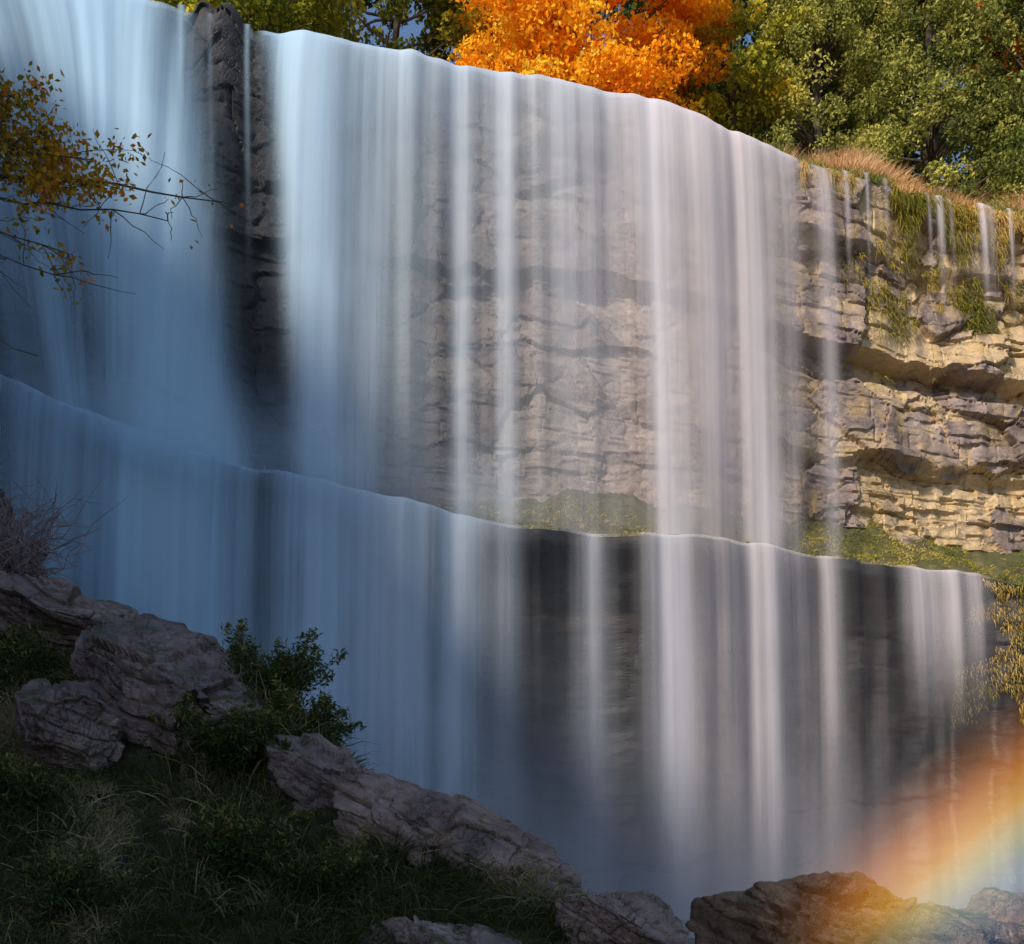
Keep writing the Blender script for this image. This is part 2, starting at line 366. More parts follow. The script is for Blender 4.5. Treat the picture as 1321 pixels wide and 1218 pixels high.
# ------------------------------------------------------------ foreground bank
RA=np.array([-30,-10,-5,0,1.38,2.22,3.43,4.37,5.6,6.5,7.55,9,12,40.]);RZ=np.array([9,6.5,4.9,2.85,2.15,1.8,1.35,.8,.2,-.25,-.8,-1.6,-2,-2.])
def rot2(x,y,a=.6):
    return x*math.cos(a)-y*math.sin(a),x*math.sin(a)+y*math.cos(a)
def bankz(x,y):
    dx=x+5.2;dy=y-12
    a=dx*.813-dy*.582;p=-dx*.582-dy*.813
    r=np.interp(a,RA,RZ)
    z=np.where(p>0,r-.5*p-.015*p*p,r+1.35*p)
    u,v=rot2(x,y)
    z=z+.20*fbm(u*.9,v*.9,0,130,4)+.08*fbm(u*3.5,v*3.5,0,131,3)
    return np.where(p>0,np.maximum(z,-1.75+.1*vn(x,y,0,133)),np.maximum(z,-3))
xs=np.linspace(-14,8,300);ys=np.linspace(-30,22,520);X,Yq=np.meshgrid(xs,ys,indexing='ij')
mk('bank',np.stack([X,Yq,bankz(X,Yq)],-1).reshape(-1,3),grid(300,520),M_soil,kind='structure',category='ground',label='steep earth and rock bank beside the pool')

# ------------------------------------------------------------ boulders
import bmesh
def ico(sub):
    bm=bmesh.new();bmesh.ops.create_icosphere(bm,subdivisions=sub,radius=1)
    V=np.array([v.co[:] for v in bm.verts]);F=np.array([[v.index for v in f.verts] for f in bm.faces]);bm.free();return V,F
IV,IF=ico(7);IV6,IF6=ico(6)
def boulder(name,c,rad,rot,seed,mat,cuts=16,label='',rough=1.0,strata=.5,group=None,hi=True,bed=.30,joint=.75,top=.72,rand=(.6,1.0)):
    rg=np.random.default_rng(seed)
    V0,F0=(IV,IF) if hi else (IV6,IF6)
    V=V0.copy()*1.3
    nn=rg.normal(0,1,(cuts,3));nn/=np.linalg.norm(nn,axis=1)[:,None]
    nn=np.concatenate([nn,[[0.05,-.1,1.]]]);dd=np.append(rg.uniform(rand[0],rand[1],cuts),top)
    for n_,d_ in zip(nn,dd):
        ex=np.maximum(V@n_-d_,0);V-=ex[:,None]*n_
    nr=V/(np.linalg.norm(V,axis=1)[:,None]+1e-9)
    V=V*np.array(rad);sz=(rad[0]*rad[1]*rad[2])**(1/3)
    P=V/sz
    W=P+.25*np.stack([fbm(P[:,0],P[:,1],P[:,2],seed+40+i,3) for i in range(3)],1)
    D=np.zeros(len(V))
    for k_,(bd_,jt_,am) in enumerate(((bed,joint,1.),(bed*.45,joint*.4,.4))):
        zz=W[:,2]/bd_;r=np.floor(zz).astype(np.int64)
        xx=W[:,0]/jt_+_h(r,r*0,r*0,seed+k_)*5;yy=W[:,1]/jt_+_h(r,r*0+2,r*0,seed+k_)*5
        cx_=np.floor(xx).astype(np.int64);cy_=np.floor(yy).astype(np.int64)
        q=_h(r,cx_,cy_,seed+1+k_)-.5
        e=np.minimum(np.minimum(np.minimum(xx-cx_,1-xx+cx_),np.minimum(yy-cy_,1-yy+cy_))*jt_,np.minimum(zz-r,1-zz+r)*bd_)
        D+=am*(.17*strata*2*q-.045*np.exp(-(e/.018)**2))
    D+=.12*fbm(P[:,0]*1.3,P[:,1]*1.3,P[:,2]*1.3,seed,3)
    D+=.05*fbm(P[:,0]*6,P[:,1]*6,P[:,2]*9,seed+5,4)
    V=V+nr*(D*sz*rough)[:,None]
    o=mk(name,V,F0,mat,smooth=True,sharp=35,category='rock',label=label)
    if group:o['group']=group
    o.location=c;o.rotation_euler=[math.radians(a) for a in rot]
gb='boulders on the grassy bank';gp='boulders in the plunge pool'
B=[((-2.95,9.8,1.38),(1.35,.9,.54),(22,19,-12),1,M_bould,'large flat purple-grey slab with wet blue sheen on the bank'),
((-4.2,11.1,2.25),(1.05,.6,.42),(8,16,10),2,M_bould,'low grey slab at the crest of the bank'),
((-3.55,9.1,1.0),(.52,.45,.44),(10,20,30),3,M_bould,'cracked purple-grey block beneath the large slab'),
((-1.34,9.05,.36),(.74,.52,.52),(9,24,-10),4,M_bould,'grey-pink cracked boulder half buried in grass'),
((-.66,8.65,-.0),(.92,.6,.54),(10,22,5),5,M_pink,'long pinkish boulder sloping to the water'),
((.12,8.3,-.40),(.42,.38,.34),(0,10,30),6,M_bould,'small dark boulder by the pool'),
((.62,7.95,-.58),(.44,.35,.48),(12,32,-15),7,M_pink,'pale pink angular boulder at the tip of the bank'),
((-.3,7.5,-.82),(.9,.5,.38),(10,14,4),8,M_bould,'dark wet boulder low on the bank')]
for c,r,ro,sd,m_,lb in B:boulder('boulder',c,r,ro,sd,m_,label=lb,group=gb,strata=.5)
B=[((4.1,15,-1.15),(1.35,1.1,1.05),(6,16,-8),21,M_wet,'big brown angular boulder with mossy top in the pool'),
((5.8,14.7,-1.42),(1.25,.9,.72),(0,10,20),22,M_wet,'low angular wet boulder in the pool'),
((7.2,15.4,-1.42),(1.15,.9,.68),(0,6,70),23,M_wet,'flat wet boulder in the pool'),
((8.1,17.5,-1.3),(1.3,.8,.7),(5,-8,10),24,M_wet,'low brown boulder in the pool')]
for c,r,ro,sd,m_,lb in B:boulder('boulder',c,r,ro,sd,m_,label=lb,group=gp,strata=.4,hi=False,cuts=14,top=.9)
boulder('rock_outcrop',(-8.45,16.4,2.9),(1.5,1.8,4.9),(0,1,8),33,M_gorge,cuts=22,label='dark layered rock outcrop beside the falls',strata=.6,bed=.18,joint=.4)
boulder('rock_outcrop',(-7.0,13.6,2.5),(1.8,1.4,2.2),(0,8,38),34,M_gorge,cuts=22,label='lower dark outcrop at the top of the bank',strata=.6,bed=.18,joint=.4)

# ------------------------------------------------------------ falling water
def sheet(name,x0,x1,dx,nq,yf,zf,D,out,streams,mat,drift=None,seed=0,back=.9,lump=.04,fade=None,parent=None,extra=None,**p):
    xs=np.arange(x0,x1,dx);q=np.concatenate([np.linspace(-.12,0,6)[:-1],np.linspace(0,1,nq)**.8])
    X,Q=np.meshgrid(xs,q,indexing='ij')
    qp=np.clip(Q,0,1);qb=np.clip(-Q,0,1)/.12
    drf=drift(X)*qp if drift else 0*X
    Dx=D(X+(drift(X) if drift else 0)) if callable(D) else D
    z=zf(X)+.05-Dx*qp**2+.02*qb
    yb=yf(X)*(1-qp)+qp*yf(X+(drift(X) if drift else 0))
    y=yb-.05+back*qb-out*qp*(1+.10*vn(X*.7,0,0,seed+4))-lump*vn(X*1.3,Q*1.2,0,seed)*ss(-.1,.3,Q)-.25*lump*vn(X*4.5,Q*2,0,seed+1)*ss(-.1,.3,Q)
    f=qp**1.6
    dens=np.zeros_like(X)
    xw=X+drf
    for xt,xb,st_,sb,at,ab in streams:
        c=xt+(xb-xt)*f;s_=st_+(sb-st_)*f;a=at+(ab-at)*f
        dens+=a*np.exp(-np.abs((xw-c)/s_)**2.0)
    if extra is not None:dens+=extra(xw,qp)
    if fade is not None:dens*=fade(xw,qp,z)
    dens*=1-.9*qb
    fl=np.stack([X,Dx*qp**2-qb+0*X,np.full_like(X,seed*3.7)],-1)
    return mk(name,np.stack([xw,y,z],-1).reshape(-1,3),grid(len(xs),len(q)),mat,attrs={'dens':('FLOAT',dens.ravel()),'flow':('FLOAT_VECTOR',fl.reshape(-1,3))},parent=parent,**p)
wf=empty('waterfall',(0,25,WL),kind='structure',category='waterfall',label='tall two-tiered waterfall with silky white water')
up=[(-9.1,-6.55,1.15,.80,2.2,2.8),(-11.6,-8.6,.9,.45,.6,.4),(-13.5,-10.2,1.6,1.0,.7,.3),
(-4.75,-3.75,.75,.48,1.3,1.6),(-3.1,-3.0,.5,.25,.45,.12),(-2.2,-2.1,.6,.4,.35,.12),(-1.1,-1.0,.32,.19,.6,.5),(-.15,-.1,.3,.20,.5,.45),
(.9,.9,.5,.4,.42,.10),(1.9,1.8,.6,.5,.55,.20),(3.2,3.72,.6,.36,.95,.9),(4.6,4.9,.6,.5,.7,.45),(5.8,6.05,.55,.40,.8,.8),(6.9,6.9,.35,.25,.55,.2),
(8.15,8.0,.22,.2,.6,.2)]
def lipx(x,q):return (.8*np.exp(-(q/.12)**2)+.28*np.exp(-(q/.4)**2))*ss(-5.7,-5.3,x)*ss(7.6,7.1,x)
drf=lambda x:3.0*ss(-6.6,-13,x)
Dn=lambda x:LZ-ledz(x)-.05
lw=lambda x:LZ+.07*vn(np.asarray(x)*.6,0,0,8)+.02*vn(np.asarray(x)*3,0,0,9)
gap=lambda x,q,z:1-.99*np.exp(-((x+6.25-1.05*q)/(.86-.16*q))**4)*ss(1.05,.85,q)
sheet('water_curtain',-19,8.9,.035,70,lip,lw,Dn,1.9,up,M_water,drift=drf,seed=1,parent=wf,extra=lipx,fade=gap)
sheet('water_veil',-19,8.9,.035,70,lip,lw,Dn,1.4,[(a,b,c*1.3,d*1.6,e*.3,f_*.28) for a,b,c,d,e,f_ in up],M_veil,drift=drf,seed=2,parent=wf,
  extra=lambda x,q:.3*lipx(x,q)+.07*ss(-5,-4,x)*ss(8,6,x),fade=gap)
th=[(x_,x_,w_,w_,a_,a_) for x_,w_,a_ in((8.9,.07,.5),(9.5,.05,.5),(10.1,.06,.4),(11.5,.06,.5),(11.85,.09,.8),(12.2,.06,.5),(13.2,.10,.8),(13.45,.12,.9),(14.1,.05,.5))]
sheet('water_trickle',8.4,15.5,.02,60,lambda x:lip(x)-.1,lambda x:lw(x)+.05,4.2,.5,th,M_veil,seed=4,parent=wf,fade=lambda x,q,z:ss(.95,.25,q))
rb=[(x_,x_+.3,w_,w_*1.4,a_,a_*.3) for x_,w_,a_ in((-7.0,.05,.35),(-6.45,.04,.28),(-5.75,.05,.35))]
sheet('water_trickle',-7.4,-5.2,.02,60,lambda x:lip(x)-.6,lambda x:lw(x)-.25,Dn,.8,rb,M_veil,seed=5,parent=wf,back=1.2,fade=lambda x,q,z:ss(.8,.2,q))
low=[(-11,-11,1.5,1.5,.5,.3),(-8.9,-8.5,.7,.7,.6,.3),(-6.8,-6.5,1.05,1.05,2.6,2.2),(-4.0,-3.9,.5,.6,1.4,1.2),(-2.6,-2.5,.85,.85,1.4,1.0),(-1.15,-1.15,.5,.45,1.1,.6),(-.1,-.1,.22,.3,.35,.15),
(1.7,1.7,.26,.40,.35,.25),(3.5,3.65,.38,.36,1.1,.95),(4.8,4.8,.45,.6,.4,.16),(5.9,5.9,.5,.42,.85,.65),(6.9,6.9,.3,.35,.45,.18),(7.7,7.7,.25,.3,.4,.14),
(10.3,10.3,.35,.5,.6,.2),(11.2,11.2,.35,.5,.6,.2),(11.9,11.9,.25,.3,.4,.1)]
Dl=lambda x:ledz(x)-WL
bot=lambda x,q,z:(1-ss(9.3,9.7,x)*ss(.3,.75,q))*(1-.7*ss(.7,1,q))
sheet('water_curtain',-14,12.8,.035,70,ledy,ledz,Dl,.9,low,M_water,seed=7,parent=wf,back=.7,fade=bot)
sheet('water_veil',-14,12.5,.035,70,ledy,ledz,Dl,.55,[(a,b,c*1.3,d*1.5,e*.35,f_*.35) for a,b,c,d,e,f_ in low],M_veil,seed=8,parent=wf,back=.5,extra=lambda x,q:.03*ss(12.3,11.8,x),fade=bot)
def mist(yf,z0,z1,x0,x1,df,seed):
    xs=np.arange(x0,x1,.12);zs=np.linspace(0,1,50);X,T=np.meshgrid(xs,zs,indexing='ij')
    Z=z0(X)+(z1-z0(X))*T if callable(z0) else z0+(z1-z0)*T
    Y=yf(X)+.25*vn(X*.3,Z*.3,0,seed)
    d=df(X,T)*ss(x0,x0+1.5,X)*ss(x1,x1-1.5,X)*(1+.7*fbm(X*.35,Z*.35,0,seed+5,3))
    fl=np.stack([X,Z*2,np.full_like(X,seed)],-1)
    mk('spray_mist',np.stack([X,Y,Z],-1).reshape(-1,3),grid(len(xs),50),M_mist,attrs={'dens':('FLOAT',np.clip(d,0,3).ravel()),'flow':('FLOAT_VECTOR',fl.reshape(-1,3))},parent=wf)
mr_=lambda x:1-.5*ss(4.5,8.5,x)
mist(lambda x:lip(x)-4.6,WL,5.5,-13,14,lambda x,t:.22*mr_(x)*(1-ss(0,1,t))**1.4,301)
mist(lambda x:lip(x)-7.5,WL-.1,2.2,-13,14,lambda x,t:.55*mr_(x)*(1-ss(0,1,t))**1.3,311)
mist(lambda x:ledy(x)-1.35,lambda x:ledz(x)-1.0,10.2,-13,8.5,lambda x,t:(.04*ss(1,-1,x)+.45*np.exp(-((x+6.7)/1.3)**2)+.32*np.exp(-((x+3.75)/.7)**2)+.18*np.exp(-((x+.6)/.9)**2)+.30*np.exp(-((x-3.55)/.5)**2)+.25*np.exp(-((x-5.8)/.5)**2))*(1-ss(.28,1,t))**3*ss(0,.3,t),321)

# ------------------------------------------------------------ grass & plants
def grass(name,root,L,lean,droop,w,tint,mat,rg,up=1.0,**p):
    n=len(root)
    d=rg.normal(0,lean,(n,3));d[:,2]=up;d/=np.linalg.norm(d,axis=1)[:,None]
    V,F=blades(root,L,d,droop,w,rg)
    return mk(name,V,F,mat,attrs={'tint':('FLOAT',np.repeat(tint,8))},smooth=False,**p)
rg=np.random.default_rng(5)
n=190000
a=rg.uniform(-3,8.0,n);p=rg.uniform(-.4,6.5,n)
x=-5.2+a*.813-p*.582;y=12-a*.582-p*.813
k=(x>-9)&(y>3.0)&(x>-.5*y-.6);x=x[k];y=y[k];n=len(x)
ih=np.round(x/.16).astype(np.int64);jh=np.round(y/.16).astype(np.int64)
tx=ih*.16;ty=jh*.16
tf=rg.random(n)<.6;jx=.16*(_h(ih,jh,0*ih,4)-.5);jy=.16*(_h(ih,jh,0*ih,5)-.5)
x=np.where(tf,tx+jx+rg.normal(0,.03,n),x);y=np.where(tf,ty+jy+rg.normal(0,.03,n),y)
z=bankz(x,y)-.03
u,v=rot2(x,y)
pt=fbm(u*.8,v*.8,0,141,3)
L=np.clip(.16+.22*rg.random(n)+.8*np.maximum(pt,0)+.8*(jx/.16)*tf*.4,.1,1.0)
tint=np.clip(.15+.42*rg.random(n)+1.6*np.maximum(fbm(u*1.3,v*1.3,0,143,3)-.08,0)+.35*jx/.16,0,.97)
grass('grass',np.stack([x,y,z],1),L,.55,.6,np.full(n,.009)*rg.uniform(.6,1.5,n),tint,M_grass,rg,kind='stuff',category='grass',label='tangled dark green and dry grass covering the bank')
n=34000
x=rg.uniform(-3,16,n);T=rg.uniform(.03,.85,n)
den=ss(-2.5,0,x)*.65+.35*ss(6.2,8,x);k=(rg.random(n)<den)&(fbm(x*.9,T*4,0,158,3)>-.2);x=x[k];T=T[k];n=len(x)
y0=ledy(x);y1=lip(x)+1.0;y=y0+(y1-y0)*T;z=ledh(x,T)
grass('ledge_grass',np.stack([x,y,z-.03],1),rg.uniform(.08,.26,n),.6,.6,rg.uniform(.012,.03,n),np.clip(.22+.5*rg.random(n)+.8*fbm(x*.9,y*.9,0,151,2),0,1),M_ledge,rg,kind='stuff',category='grass',label='yellow-green grass and moss on the rock ledge')
n=15000
x=rg.uniform(7.6,16.5,n);c=vn(x*1.1,0,0,155)+.8*vn(x*3.3,0,0,156)
k=(c>-.5);x=x[k];c=c[k];n=len(x)
dz=rg.random(n)**1.8*1.4*np.clip(.4+c,.25,1.2)
root=np.stack([x,lip(x)-.1+rg.uniform(-.05,.25,n),lipz(x)-dz+.03],1)
n2=12000;x2=12.1+rg.random(n2)*4.4;dz2=rg.random(n2)**1.1*3.6;k=(fbm(x2*1.3,dz2*1.3,0,170,3)>-.15+.1*dz2-.3*ss(12,13.5,x2));x2=x2[k];dz2=dz2[k];n2=len(x2)
z2=ledz(x2)-dz2
root2=np.stack([x2,ledy(x2)+lowoff(x2,z2)+.02,z2],1)
L0=np.concatenate([rg.uniform(.06,.30,n),rg.uniform(.04,.14,n2)])
root=np.concatenate([root,root2]);n+=n2
d=rg.normal(0,.3,(n,3));d[:,1]-=.6;d/=np.linalg.norm(d,axis=1)[:,None]
V,F=blades(root,L0,d,1.2,rg.uniform(.012,.03,n),rg)
mk('hanging_grass',V,F,M_hang,attrs={'tint':('FLOAT',np.repeat(np.clip(.25+.6*rg.random(n)+.4*vn(root[:,0]*.8,root[:,2],0,157),0,1),8))},smooth=False,kind='stuff',category='grass',label='golden grass and moss hanging from the cliff brink')
n=9000;x=rg.normal(12.2,1.9,n);zc=15.6+rg.normal(0,.8,n);k=(fbm(x*1.3,zc*1.3,0,160,3)>.05)&(x>8.5)&(x<16);x=x[k];zc=zc[k];n=len(x)
root=np.stack([x,lip(x)+.25+0*x,zc],1);d=rg.normal(0,.5,(n,3));d[:,1]-=.9;d/=np.linalg.norm(d,axis=1)[:,None]
V,F=blades(root,rg.uniform(.08,.25,n),d,1.0,rg.uniform(.015,.035,n),rg)
mk('cliff_moss',V,F,M_hang,attrs={'tint':('FLOAT',np.repeat(np.clip(.0+.6*rg.random(n)+.3*vn(x,zc,0,3),0,1),8))},smooth=False,kind='stuff',category='moss',label='green and yellow plants growing on the cliff face')
n=48000;x=rg.uniform(7.0,19,n);t=rg.random(n)**1.1*4
pc=fbm(x*1.5,t*.9,0,165,2);k=pc>-.45;x=x[k];t=t[k];pc=pc[k];n=len(x)
y=lip(x)+.05+t
z=gz(x,t)-.05
L=np.clip(.3+.4*rg.random(n)+1.2*ss(.3,1.6,t)*(.65+1.6*pc),.2,1.9)
grass('reeds',np.stack([x,y,z],1),L,.32,.4,rg.uniform(.015,.035,n),np.clip(-.0+.5*rg.random(n)+.4*ss(.15,.9,t)+.8*pc,0,1),M_dry,rg,kind='stuff',category='reeds',label='orange-brown dry reeds and green grass along the brink')

def shrub(name,c,rad,n,size,mat,seed,label,stems=18,asp=1.2):
    rg=np.random.default_rng(seed);g=empty(name,c,category='shrub',label=label)
    parts=[];pts=[]
    for i in range(stems):
        d=rg.normal(0,1,3);d[2]=abs(d[2])+.35;d/=np.linalg.norm(d)
        e=d*np.array(rad)*rg.uniform(.6,1.25)
        P=wob((0,0,-.15),e,7,.03,rg);P[:,2]-=.12*np.linspace(0,1,7)**2*rg.random();parts.append(tube(P,np.linspace(.006,.002,7),4))
        m=n//stems;t=rg.uniform(.1,1.05,m)
        q=np.array([np.interp(t,np.linspace(0,1,7),P[:,j]) for j in range(3)]).T
        pts.append(q+rg.normal(0,.07,(m,3))*(np.array(rad).mean()/.45*(1.25-t))[:,None])
    V,F=join(parts);mk('stem',V,F,M_bark,parent=g)
    C=np.concatenate(pts);V,F=leaves(C,size,rg,asp,.0)
    mk('foliage',V,F,mat,attrs={'tint':('FLOAT',np.repeat(np.clip(rg.normal(.45,.27,len(C))+.5*(C[:,2]/rad[2]-.4),0,1),4))},smooth=False,parent=g)
    m=1000;an=rg.uniform(0,2*np.pi,m);rr=rg.random(m)**.5*.9;rx=rr*np.cos(an)*rad[0];ry=rr*np.sin(an)*rad[1]
    rt=np.stack([rx,ry,bankz(rx+c[0],ry+c[1])-c[2]-.03],1)
    d=rg.normal(0,.5,(m,3));d[:,2]=1;d/=np.linalg.norm(d,axis=1)[:,None]
    V,F=blades(rt,rg.uniform(.3,1.3,m)*rad[2]*1.35,d,.5,rg.uniform(.006,.013,m),rg)
    mk('grass_blades',V,F,M_grass,attrs={'tint':('FLOAT',np.repeat(rg.uniform(.2,1,m),8))},smooth=False,parent=g)
    return g
def gs(x,y,up=.18):return (x,y,float(bankz(np.array([x]),np.array([y]))[0])+up)
shrub('shrub',(-2.25,10.1,1.45),(.78,.5,.60),11000,.017,M_weed,1,'shaggy clump of dark green weeds and long grass on the crest',46,1.7)
shrub('shrub',(-1.8,9.7,1.0),(.56,.45,.48),8000,.017,M_weed,2,'shaggy weeds hanging over the boulder',36,1.7)
shrub('shrub',gs(-2.25,9.0,.22),(.62,.45,.46),6500,.017,M_weed,3,'low dark weeds between boulders',30,1.6)
shrub('shrub',gs(-2.0,8.1),(.6,.5,.38),5000,.017,M_weed,4,'dense low weeds in the grass',24,1.6)
shrub('shrub',gs(-4.6,10.2),(.6,.5,.5),4500,.017,M_weed,5,'dark weeds near the outcrop',24,1.6)
shrub('shrub',gs(-3.7,8.4),(.6,.5,.38),4500,.017,M_weed,8,'dark weeds in deep shade',24,1.6)
shrub('shrub',gs(-2.9,7.5),(.5,.5,.34),4000,.017,M_weed,9,'shaggy weeds low on the bank',24,1.6)
shrub('shrub',gs(-1.25,7.9),(.5,.4,.30),4000,.015,M_weed,10,'weeds below the long boulder',22,1.6)
def bare(c,rad,seed,label,nst=26):
    rg=np.random.default_rng(seed);parts=[]
    for i in range(nst):
        d=rg.normal(0,1,3);d[2]=abs(d[2])*.7+.1;d/=np.linalg.norm(d);e=d*np.array(rad)*rg.uniform(.6,1.2)
        P=wob((0,0,0),e,8,.05,rg);parts.append(tube(P,np.linspace(.012,.003,8),4))
        for j in range(5):
            k=rg.integers(2,7);parts.append(tube(wob(P[k],P[k]+rg.normal(0,.28,3),5,.02,rg),np.linspace(.006,.002,5),3))
    V,F=join(parts);o=mk('bare_shrub',V,F,bark_mat('pale_twigs',(.16,.12,.12),(.45,.34,.34)),category='shrub',label=label);o.location=c
bare((-5.6,12.3,3.3),(1.0,.7,.9),3,'leafless tangled shrub with pale pinkish twigs on dark rock',46)
bare((-5.2,11.8,3.0),(.8,.6,.7),4,'leafless tangled shrub with pale pinkish twigs on dark rock',36)

# ------------------------------------------------------------ trees
def tree(kind,x,y,zg,zc,rad,mat,seed,label,nclump=60,per=500,leaf=.16,clump=.8,th=.25,cone=False,group=None,tmean=.5,br_=.06):
    rg=np.random.default_rng(seed);g=empty(kind,(x,y,zg),category='tree',label=label)
    if group:g['group']=group
    h=zc-zg;rad=np.array(rad,float);C=[];T=[];br=[]
    top=h+rad[2]*.8
    TP=wob((0,0,-.4),(rg.normal(0,.3),rg.normal(0,.3),top),14,.07,rg);br.append(tube(TP,np.linspace(th,.04,14),9))
    for i in range(nclump):
        if cone:
            t=rg.random()**.8;zz=h-rad[2]+2*rad[2]*t;rr=(1-t)**.75*rad[0]*rg.uniform(.55,1.1)+.15;an=rg.uniform(0,2*np.pi)
            c=np.array([rr*np.cos(an),rr*np.sin(an),zz])
        else:
            d=rg.normal(0,1,3);d/=np.linalg.norm(d);c=d*rad*rg.uniform(.35,1.05)**.6;c[2]+=h
        s=clump*rg.uniform(.55,1.3)
        m=int(per*rg.uniform(.6,1.3)*(s/clump))
        q=rg.normal(0,1,(m,3));q/=np.linalg.norm(q,axis=1)[:,None]**.6
        q=q*np.array([s,s,s*(.5 if not cone else .7)])*.75
        if cone:q[:,2]+=-.35*np.hypot(q[:,0],q[:,1])
        C.append(c+q)
        T.append(np.clip(tmean+rg.normal(0,.16)+rg.normal(0,.16,m)+.12*q[:,2]/s,0,1))
        if i%2==0:
            k=np.argmin(np.abs(TP[:,2]-(c[2]-.35*abs(c[0])-.4)))
            br.append(tube(wob(TP[k],c,7,.06,rg),np.linspace(br_,.012,7),5))
    V,F=join(br);mk('trunk',V,F,M_bark,parent=g)
    C=np.concatenate(C);T=np.concatenate(T);V,F=leaves(C,leaf,rg,.75 if not cone else 1.0,.2)
    mk('crown',V,F,mat,attrs={'tint':('FLOAT',np.repeat(T,4))},smooth=False,parent=g)
    return g
tree('maple_tree',2.5,35,18.4,26.2,(4.4,3.4,4.6),M_lorg,1,'maple tree in blazing orange autumn leaf above the falls',210,400,.11,.8,tmean=.55,th=.16,br_=.03)
tree('deciduous_tree',-7.9,33.5,18.4,26.0,(3.1,2.6,3.0),M_lyel,2,'yellow-green tree above the brink of the falls',65,420,.12,.8,tmean=.35)
tree('deciduous_tree',-4.1,37,18.4,28,(3.1,3,4),M_lgreen,3,'green tree with yellowing leaves above the falls',55,380,.13,.8,tmean=.6)
tree('deciduous_tree',-.9,39.5,18.4,30,(2.4,3,5),M_lgreen,4,'green tree with yellowing leaves beside the orange maple',36,380,.13,.8,tmean=.7)
tree('deciduous_tree',7.3,36.5,18.4,26.3,(2.0,1.9,4.6),M_lyel,5,'slender yellow-green tree beside the orange maple',50,300,.12,.7,tmean=.45)
tree('cedar_tree',9.9,36.5,18.6,25.2,(2.6,2.6,6.4),M_lced,6,'grey-green cedar behind dry reeds on the brink',260,230,.07,.5,cone=True,tmean=.75)
tree('cedar_tree',13.4,36,18.8,25.2,(2.7,2.6,6.4),M_lced,7,'dense green cedar with dark hollow at its foot',260,230,.07,.5,cone=True,tmean=.62)
tree('cedar_tree',17.0,36.5,18.8,25.0,(2.8,2.6,6.4),M_lced,8,'green cedar at the edge of the wood',200,220,.08,.55,cone=True,tmean=.55)
tree('cedar_tree',11.7,39.5,18.8,27,(2.8,2.6,8),M_lced,9,'dark tall cedar standing behind the others',180,220,.10,.62,cone=True,tmean=.4)
tree('maple_tree',18.6,40,18.8,30.5,(3.2,3,3.2),M_lorg,10,'orange autumn maple showing behind the cedars',60,300,.13,.8,tmean=.3)
proto=tree('forest_tree',-13,46,18.8,29.5,(4.2,3.6,7.5),M_lback,12,'tall dark green woodland tree',80,260,.18,1.1,group='woodland trees above the falls')
for i,(x_,y_,s_,r_) in enumerate(((-9.5,47,1.0,1.2),(6.0,46,1.02,3.9),(11,47,1,4.7),(16.5,45.5,1.05,5.6),(22,44,1,1.0),(.8,49,1.0,2.2))):
    g=proto.copy();COL.objects.link(g);g.location=(x_,y_,18.8);g.rotation_euler=(0,0,r_);g.scale=(s_,s_,s_)
    for ch in proto.children:
        c=ch.copy();COL.objects.link(c);c.parent=g
rim=tree('forest_tree',-20,18,18.2,21.8,(3.0,3.0,3.0),M_lgreen,14,'small green tree on the rim of the side wall',34,110,.3,1.3,group='trees on the gorge rim')
for x_,y_,s_,r_ in((-21,10,1.1,1),(-20,3,1.2,2),(-21,-4,1.0,3),(-20,-11,1.1,4)):
    g=rim.copy();COL.objects.link(g);g.location=(x_,y_,18.2);g.rotation_euler=(0,0,r_);g.scale=(s_,s_,s_)
    for ch in rim.children:
        c=ch.copy();COL.objects.link(c);c.parent=g

# overhanging tree on the bank
rg=np.random.default_rng(77)
g=empty('overhanging_tree',(-6.2,9.2,3.0),category='tree',label='small tree with olive and orange leaves leaning over the water')
br=[];LC=[]
o=np.array([-6.2,9.2,3.0])
trunk=wob((0,0,-.6),(.3,.1,4.0),12,.04,rg);br.append(tube(trunk,np.linspace(.16,.06,12),9))
limbs=[((-5.9,9.2,5.6),(-2.45,9.3,5.38),.026),((-5.9,9.2,5.2),(-2.75,9.0,5.05),.015),((-6,9.2,6.0),(-3.4,9.1,5.60),.018),((-6,9.2,6.2),(-4.0,9.2,6.15),.018),
((-6,9.2,4.9),(-3.4,8.9,4.6),.012),((-6,9.2,5.0),(-3.9,9.3,4.1),.012),((-6,9.2,5.8),(-4.0,9.3,5.9),.014),((-6,9.2,5.3),(-3.7,9.4,5.0),.012),
((-6,9.2,5.6),(-3.6,9.3,5.50),.012),((-6,9.2,5.9),(-3.8,9.4,5.8),.012),((-6,9.2,6.0),(-4.1,9.0,6.0),.012),((-6,9.2,5.5),(-4.0,9.1,5.45),.012)]
leafy=[.05,.0,1.0,1.3,.0,.0,1.6,.3,1.1,1.8,1.6,1.6]
for (p0,p1,r_),lf in zip(limbs,leafy):
    P=wob(np.array(p0)-o,np.array(p1)-o,14,.035,rg);P[:,2]+=.15*np.sin(np.linspace(0,np.pi,14))
    br.append(tube(P,np.linspace(r_,.004,14),6))
    for j in range(14):
        k=rg.integers(4,14);d=rg.normal(0,.24,3)+np.array([.15,0,-.14])
        Q=wob(P[k],P[k]+d,6,.015,rg);br.append(tube(Q,np.linspace(.005,.002,6),4))
        m=int(60*lf*rg.uniform(.3,1.5))
        if m:
            t=rg.integers(1,6,m);LC.append(Q[t]+rg.normal(0,.06,(m,3)))
V,F=join(br);mk('trunk',V,F,M_bark,parent=g)
C=np.concatenate(LC);V,F=leaves(C,.036,rg,.8,.5)
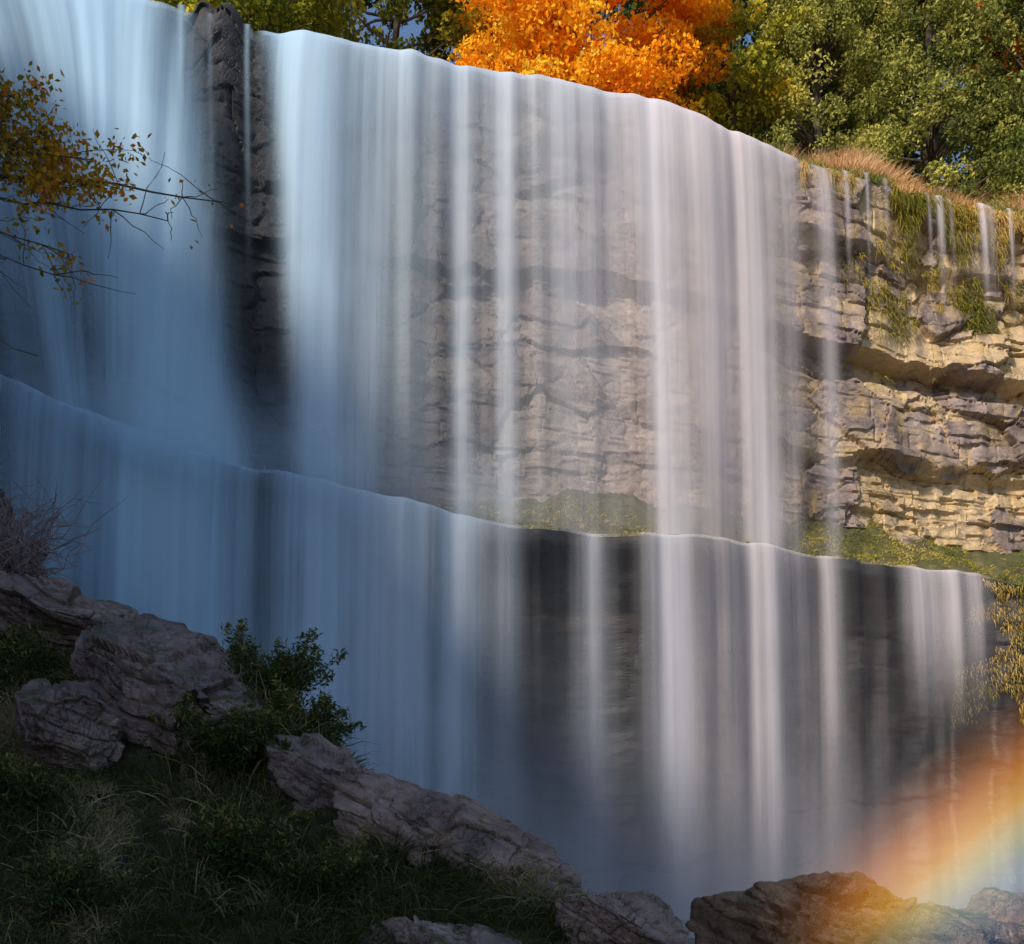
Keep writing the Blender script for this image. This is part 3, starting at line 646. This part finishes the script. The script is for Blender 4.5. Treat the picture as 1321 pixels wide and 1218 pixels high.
mk('crown',V,F,M_brown,attrs={'tint':('FLOAT',np.repeat(np.clip(.45+.27*rg.normal(0,1,len(C))+.25*(C[:,0]>2.4),0,1),4))},smooth=False,parent=g)

# ------------------------------------------------------------ rainbow in the spray
cx,cz,R0=12.98,-9.42,12.2
th=np.linspace(math.radians(95),math.radians(142),120);rr=np.linspace(-1.7,1.15,60)
TH,RR=np.meshgrid(th,rr,indexing='ij')
Vr=np.stack([cx+(R0+RR)*np.cos(TH),13.2+.0*TH,cz+(R0+RR)*np.sin(TH)],-1).reshape(-1,3)
bd=np.interp(RR,[-1.7,1.15],[0,1]);fd=ss(-1.7,-.2,Vr[:,2].reshape(RR.shape))*.6+.4
fd=fd*ss(math.radians(142),math.radians(132),TH)
m,nt=nm('rainbow_light');gg=N(nt)
at=gg.n('ShaderNodeAttribute',attribute_name='band').outputs['Fac']
fa=gg.n('ShaderNodeAttribute',attribute_name='fade').outputs['Fac']
colr=gg.ramp(at,[(0,(.3,.36,.55)),(.22,(.22,.38,.72)),(.38,(.36,.58,.66)),(.5,(.80,.72,.30)),(.62,(1,.46,.0)),(.76,(1,.30,.0)),(1,(.6,.16,.0))])
st=gg.ramp(at,[(0,0),(.2,.16),(.4,.30),(.6,.50),(.72,.40),(.86,.14),(1,0)])
em=gg.n('ShaderNodeEmission');nt.links.new(colr,em.inputs[0]);nt.links.new(gg.math('MULTIPLY',st,fa),em.inputs[1])
tp=gg.n('ShaderNodeBsdfTransparent');ad=gg.n('ShaderNodeAddShader',i_0=em.outputs[0],i_1=tp.outputs[0])
oo=gg.n('ShaderNodeOutputMaterial');nt.links.new(ad.outputs[0],oo.inputs[0])
mk('rainbow',Vr,grid(120,60),m,attrs={'band':('FLOAT',bd.ravel()),'fade':('FLOAT',fd.ravel())},category='rainbow',label='soft rainbow arc in the spray over the pool boulders')

# ------------------------------------------------------------ light and camera
az=math.radians(35);el=math.radians(31)
to=Vector((-math.sin(az)*math.cos(el),-math.cos(az)*math.cos(el),math.sin(el)))
sd=bpy.data.lights.new('sun','SUN');sd.energy=5.0;sd.angle=math.radians(5);sd.color=(1,.88,.74)
so=bpy.data.objects.new('sun',sd);COL.objects.link(so);so.rotation_euler=to.to_track_quat('Z','Y').to_euler();so.location=(-20,-20,40)
w=bpy.data.worlds.new('World');S.world=w;w.use_nodes=True;nt=w.node_tree
bg=nt.nodes['Background'];sk=nt.nodes.new('ShaderNodeTexSky');sk.sky_type='NISHITA';sk.sun_disc=False
sk.sun_elevation=el;sk.sun_rotation=math.pi+az;sk.ozone_density=3.0
nt.links.new(sk.outputs[0],bg.inputs[0]);bg.inputs[1].default_value=.15
cd=bpy.data.cameras.new('camera');cam=bpy.data.objects.new('camera',cd);COL.objects.link(cam)
cam.location=(0,0,0);cam.rotation_euler=(math.radians(90),0,0);cd.sensor_width=36;cd.sensor_fit='HORIZONTAL';cd.lens=39.6
cd.shift_y=.372;cd.clip_end=2000;cd.clip_start=.05
S.camera=cam
S.view_settings.view_transform='Standard';S.view_settings.look='None';S.view_settings.exposure=0
